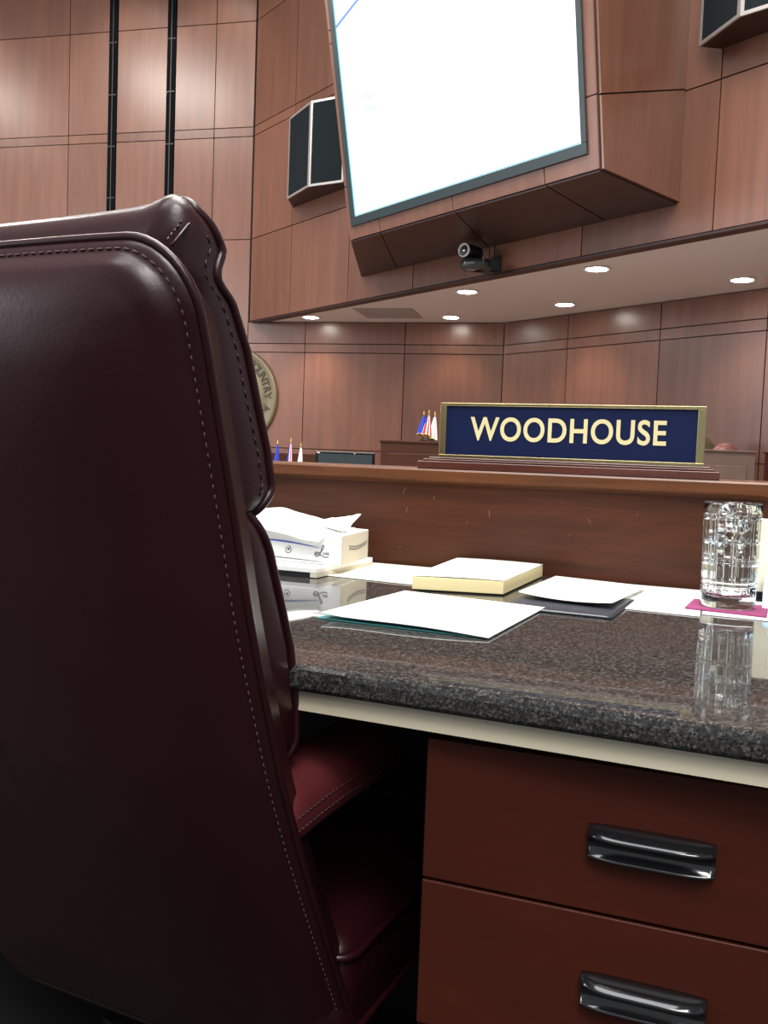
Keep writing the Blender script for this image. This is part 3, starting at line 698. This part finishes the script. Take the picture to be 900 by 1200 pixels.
# arms
def arm(r0,r1,side):
    cr=(r0+r1)/2; hw=(r1-r0)/2
    def sec(f,sc_,dz):
        pts=[(-1,.0),(-1,.35),(-.93,.65),(-.7,.9),(-.35,1.0),(0,1.03),(.35,1.0),(.7,.9),(.93,.65),(1,.35),(1,0),(.9,-.12),(0,-.16),(-.9,-.12)]
        return [CH(cr+x*hw*sc_,f,.604+dz+z*.048*(.4+.6*sc_)) for x,z in pts]
    b=MB(); rg=[]
    for i in range(31):
        t=i/30; f=.655+.27*t; e1=min(1,(t/.10)); e2=min(1,(1-t)/.16); sc_=max(.08,math.sqrt(max(0,1-(1-e1)**2)))*max(.08,math.sqrt(max(0,1-(1-e2)**2)))
        rg.append(sec(f,sc_,.006*math.sin(t*3.1)))
    b.loft(rg); p=b.build('armrest','leather_lit',chair)
    b=MB()
    for zz_ in (.008,.022):
        ln=[CH(cr+side*(hw+.0006),.68+.17*i/20,.604+zz_*.9+.006*math.sin((.07+.75*i/20)*3.1)) for i in range(21)]
        ln.append(CH(cr+side*hw*.9,.875,.604+zz_*.9+.003)); stitches(b,ln,.007,.0045,.0007)
    ln=[CH(cr-side*hw*.93,.68+.17*i/20,.604+.034+.006*math.sin((.07+.75*i/20)*3.1)) for i in range(21)]; stitches(b,ln,.007,.0045,.0007)
    b.build('arm_stitching','thread',p)
    b=MB() # flat bent support bar
    path=[(.86,.592),(.80,.594),(.715,.592),(.700,.578),(.708,.55),(.735,.47),(.765,.40),(.80,.375),(.90,.37)]
    path=smooth(path,4); w=.016; rg=[]
    for i,(f,z) in enumerate(path):
        a=path[max(i-1,0)];c=path[min(i+1,len(path)-1)]; tx,tz=c[0]-a[0],c[1]-a[1]; l=hyp(tx,tz); nx,nz=-tz/l*.006,tx/l*.006
        ro=cr-side*.012
        rg.append([CH(ro-w,f+nx,z+nz),CH(ro+w,f+nx,z+nz),CH(ro+w,f-nx,z-nz),CH(ro-w,f-nx,z-nz)])
    b.loft(rg,smooth=False); b.build('arm_support','black',chair)
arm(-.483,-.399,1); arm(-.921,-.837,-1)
# mechanism, column, star base
b=MB(); b.box((-.78,.80,.30),(-.54,1.12,.345),0,CH); b.build('tilt_mechanism','black',chair,bevel=.01)
b=MB(); b.lathe([(.05,.06),(.05,.10),(.028,.11),(.028,.30)],CH(-.66,.95,0),0,24); b.build('gas_column','black',chair)
for k in range(5):
    a=R(72*k+18); c0=V((-.66,.95)); dr=V((math.cos(a),math.sin(a))); pr_=V((-dr.y,dr.x)); b=MB(); rg=[]
    for t,zc,w,h in ((.03,.095,.026,.022),(.15,.085,.022,.016),(.28,.072,.018,.012)):
        p=c0+dr*t; rg.append([CH(*(p-pr_*w),zc-h),CH(*(p+pr_*w),zc-h),CH(*(p+pr_*w),zc+h),CH(*(p-pr_*w),zc+h)])
    b.loft(rg,smooth=False); lg=b.build('base_leg','black',chair,bevel=.004)
    b=MB(); p=c0+dr*.27
    for s_ in (-.014,.014):
        q=p+pr_*s_; axv=(CH(*(p+pr_),0)-CH(*p,0)); b.lathe([(.004,-.009),(.026,-.008),(.028,0),(.026,.008),(.004,.009)],CH(*q,.029),0,20,axv)
    b.tube([CH(*p,.028),CH(*p,.07)],.006); b.build('caster','gloss_black',lg)
# ------------------------------------------------------------------ things on the chamber floor
vd=V((math.cos(CY),math.sin(CY),0)); vf=V((-math.sin(CY),math.cos(CY),0))
def cabinet_desk(cx,cy,w,d,h,name,lab,cat,mt,part=None,rot=0,top='desk_nose',topth=.03):
    x=V((math.cos(rot),math.sin(rot),0)); y=V((-math.sin(rot),math.cos(rot),0)); fr=frame((cx,cy,0),x,y)
    e=empty(name,(cx,cy,0),rot,lab,cat)
    b=MB(); b.box((-w/2,-d/2,0.08),(w/2,d/2,h-topth),0,fr); b.box((-w/2+.03,-d/2+.03,0),(w/2-.03,d/2-.03,.08),0,fr); b.build('body',mt,e)
    b=MB(); n_=max(1,round(w/.6))
    for i in range(n_):
        a=-w/2+w*i/n_+.05; c=-w/2+w*(i+1)/n_-.05
        b.box((a,-d/2-.012,.15),(c,-d/2,h-topth-.08),0,fr)
    b.build('front_panel',mt,e,bevel=.006)
    b=MB(); b.box((-w/2-.012,-d/2-.015,h-topth),(w/2+.012,d/2+.012,h),0,fr); b.build('top',top,e,bevel=.005)
    return e,fr
dx_=V((-3.30,6.50,0))-vd*.215; e,fr=cabinet_desk(dx_.x,dx_.y,1.8,.7,.60,'clerk_desk','low wooden clerk desk beyond the ledge, below the small flags','desk','desk_wood',rot=CY)
b=MB(); b.box((-.95,.42,0),(.88,.445,.942),0,fr); tag(b.build('desk_screen','desk_wood'),'dark wooden screen rising behind the clerk desk, its top just above the ledge','desk screen')
e2,fr2=cabinet_desk(-2.235+.02,6.89,.78,.46,1.077,'wooden_lectern','dark brown wooden lectern box beyond the ledge with flags on top','lectern','desk_wood',rot=CY,top='desk_wood',topth=.02)
cabinet_desk(-.20,5.83,.76,.05,1.064,'partition_panel','grey-brown low partition beyond the right end of the name sign','partition','greywood',rot=CY,top='greywood',topth=.012)
cabinet_desk(1.02,7.40,1.6,.05,1.083,'partition_panel','dark red-brown low partition at the right edge of the photo','partition','drawer',rot=CY,top='drawer',topth=.012)
# monitor
cM=V((-2.83,6.62,.60)); fr=frame(cM,vd,vf)
e=empty('computer_monitor',cM,CY,'black computer monitor whose top edge shows above the ledge','monitor')
b=MB(); b.box((-.236,-.02,.03),(.236,.02,.372),0,fr); b.build('housing','gloss_black',e,bevel=.006)
b=MB(); b.box((-.215,-.023,.06),(.215,-.0195,.352),0,fr); b.build('display','bezel',e)
b=MB(); b.box((-.10,-.08,0),(.10,.08,.012),0,fr); b.box((-.03,.02,.01),(.03,.04,.2),0,fr); b.build('stand','black',e,bevel=.004)
b=MB(); b.box((-.225,-.0215,.355),(-.20,-.020,.363),0,fr); b.build('marking','white_metal',e); b=MB(); b.box((.07,-.0215,.356),(.08,-.020,.362),0,fr); b.build('marking','white_metal',e)
# flags
def flag(base,h,L,lab,kind,grp,lean=0):
    """kind: blue / us / white. h pole height, L cloth length"""
    e=empty('desk_flag',base,CY,lab,'flag',grp); fr=frame(base,vd,vf)
    tx=lean
    b=MB(); b.lathe([(.028,0),(.028,.008),(.012,.014),(.006,.02)],base,0,16); b.build('base','black',e)
    b=MB(); b.tube([fr(0,0,.015),fr(tx,0,h)],.0032,0,6); b.build('pole','desk_nose',e)
    b=MB(); b.lathe([(.002,0),(.006,.006),(.0055,.012),(.002,.017),(.005,.022),(.0005,.036)],fr(tx,0,h),0,10); b.build('finial','gold',e)
    def cl(a,c,g=0):
        q=2*math.pi*a; tt=c; rr=.006+.026*tt**.8*(1+.38*math.cos(5*q+1)); zt=h-.006-L*tt
        cx=tx*(zt/h)-.014*tt
        return fr(cx+rr*math.cos(q)*1.0,rr*math.sin(q)*.6,zt-.012*math.sin(q+.6)*tt)
    b=MB(); nu,nv=36,14
    b.grid(cl,nu,nv)
    if kind=='us':
        for i in range(len(b.mi)):
            u_,v_=i%nu,i//nu
            b.mi[i]=1 if (v_<6 and 9<u_<24) else (2 if (u_//3)%2 else 0)
        b.build('cloth',['flag_white','flag_blue','flag_red'],e)
    else: b.build('cloth','flag_blue' if kind=='blue' else 'flag_white',e)
    b=MB(); b.tube([cl(i/36,1) for i in range(36)],.0030,0,6,closed=True)
    b.tube([cl(.3,j/14)+V((0,0,0)) for j in range(15)],.0024,0,6)
    b.build('fringe','gold',e)
def at(px,py,dep): return V((0,0,H))+(fwd+rt*(px-450)/FPX-up*(py-600)/FPX)*dep
for px,py,kind,lab in ((325.5,516,'blue','small blue flag on the clerk desk, nearest the chair back'),(341,514,'us','small striped flag with gold fringe between the blue and white ones on the clerk desk'),(353,519,'white','small white flag on the clerk desk, nearest the monitor')):
    p=at(px,py,6.85); flag(V((p.x,p.y,.60)),p.z-.60-.03,.36,lab,kind,'small flags on the clerk desk')
for px,py,kind,lab,L in ((497,482,'blue','small blue flag on top of the lectern, leftmost of three','.15'),(503,481,'us','small striped flag with gold fringe on top of the lectern, middle of three','.16'),(510,483,'white','small white flag on top of the lectern, beside the sign','.18')):
    p=at(px,py,7.05-(.06 if kind=='us' else 0)); flag(V((p.x,p.y,1.0775)),p.z-1.0775-.03,float(L),lab,kind,'small flags on the lectern')
# far chairs
def far_chair(px,dep,h,mt,name,lab,rz,w=.5,ear=False):
    p=at(px,520,dep)-V((-math.sin(rz),math.cos(rz),0))*.33; fr=frame((p.x,p.y,0),(math.cos(rz),math.sin(rz),0),(-math.sin(rz),math.cos(rz),0))
    e=empty(name,(p.x,p.y,0),rz,lab,'chair')
    b=MB(); rg=[]
    for t in [i/16 for i in range(17)]:
        z=.50+(h-.50)*t; ww=w/2*(1 if t<.75 else math.sqrt(max(.02,1-((t-.75)/.252)**2)))
        if ear: ww=w/2*(1 if t<.93 else math.sqrt(max(.15,1-((t-.93)/.072)**2)))
        rg.append([fr(ww*c_*1.0,.22+.12*t+.06*s_,z) for c_,s_ in [(math.cos(2*math.pi*j/20),math.sin(2*math.pi*j/20)) for j in range(20)]])
    b.loft(rg); b.build('backrest',mt,e)
    b=MB(); b.box((-w/2,-.25,.40),(w/2,.26,.50),0,fr); b.build('seat',mt,e,bevel=.03)
    for s_ in (-1,1):
        b=MB(); b.box((s_*w/2-.035,-.20,.62),(s_*w/2+.035,.18,.67),0,fr); b.box((s_*w/2-.02,-.05,.48),(s_*w/2+.02,.05,.63),0,fr); b.build('armrest',mt,e,bevel=.012)
    b=MB(); b.lathe([(.27,.03),(.27,.05),(.04,.09),(.03,.40)],fr(0,0,0),0,20); b.build('base','black',e)
far_chair(812,7.35,1.232,'olive','office_chair','olive-brown rounded chair back peeking past the right end of the sign',CY,.40)
far_chair(851,6.25,1.123,'pinkl','office_chair','faded burgundy chair top behind the grey-brown partition',CY+.3,.19,True)
# ------------------------------------------------------------------ lights of the chamber and added fill lights
def area(loc,rot,sx,sy,e,col):
    ld=D.lights.new('unseen_area_light','AREA'); ld.shape='RECTANGLE'; ld.size=sx; ld.size_y=sy; ld.energy=e; ld.color=col
    lo=D.objects.new('unseen_area_light',ld); COL.objects.link(lo); lo.location=loc; lo.rotation_euler=rot; return lo
area((-.2,1.6,6.6),(0,0,0),4,3,560,(1,.97,.93))
area((-1.6,-1.7,6.6),(0,0,0),4.5,2,170,(.97,.98,1))  # unseen panel added for the highlight along the top of the chair
area((-3.5,4.8,6.75),(0,0,0),5,3,330,(1,.95,.9))
for p,e_ in (((-10.78,4.84),85),((-7.78,5.46),85),((-7.09,5.13),75)):
    l=area((p[0],p[1],6.7),(0,0,0),.5,.5,e_,(1,.95,.88)); l.data.shape='DISK'
# unseen cool fill light added at the far left to brighten the fascia
l=area((-10.8,-1.5,3.2),(0,0,0),5,2.4,430,(.90,.94,1)); l.rotation_euler=(V((-2,7.5,2.6))-V((-10.8,-1.5,3.2))).to_track_quat('-Z','Y').to_euler()
# unseen area lights added behind the camera to brighten desk front and armrest
l=area((1.3,-2.2,3.3),(0,0,0),1.6,.9,34,(1,.96,.90)); l.rotation_euler=(V((-.2,.9,.7))-V((1.3,-2.2,3.3))).to_track_quat('-Z','Y').to_euler()
l=area((1.0,-1.9,4.6),(0,0,0),1.8,1.0,150,(1,.97,.92)); l.rotation_euler=(V((-.1,1.0,.7))-V((1.0,-1.9,4.6))).to_track_quat('-Z','Y').to_euler()
# wall washers in the high ceiling, aimed at the panelled walls
def spot(loc,tgt,e,ang,col=(1,.93,.84),blend=.6,sz=.08):
    ld=D.lights.new('wall_washer','SPOT'); ld.energy=e; ld.spot_size=R(ang); ld.spot_blend=blend; ld.color=col; ld.shadow_soft_size=sz
    lo=D.objects.new('wall_washer',ld); COL.objects.link(lo); lo.location=loc; lo.rotation_euler=(V(tgt)-V(loc)).to_track_quat('-Z','Y').to_euler()
for u in (-3.9,-1.55,-.45): spot(LW(u,1.0,6.8),LW(u,0,4.6),60,70)
w=D.worlds.new('world'); SC.world=w; w.use_nodes=True; bg=w.node_tree.nodes['Background']; bg.inputs[0].default_value=(.86,.92,1,1); bg.inputs[1].default_value=.42
# ------------------------------------------------------------------ colour management
SC.view_settings.view_transform='Standard'; SC.view_settings.look='None'; SC.view_settings.exposure=.15; SC.view_settings.gamma=1
try: SC.view_settings.use_curve_mapping=False
except Exception: pass
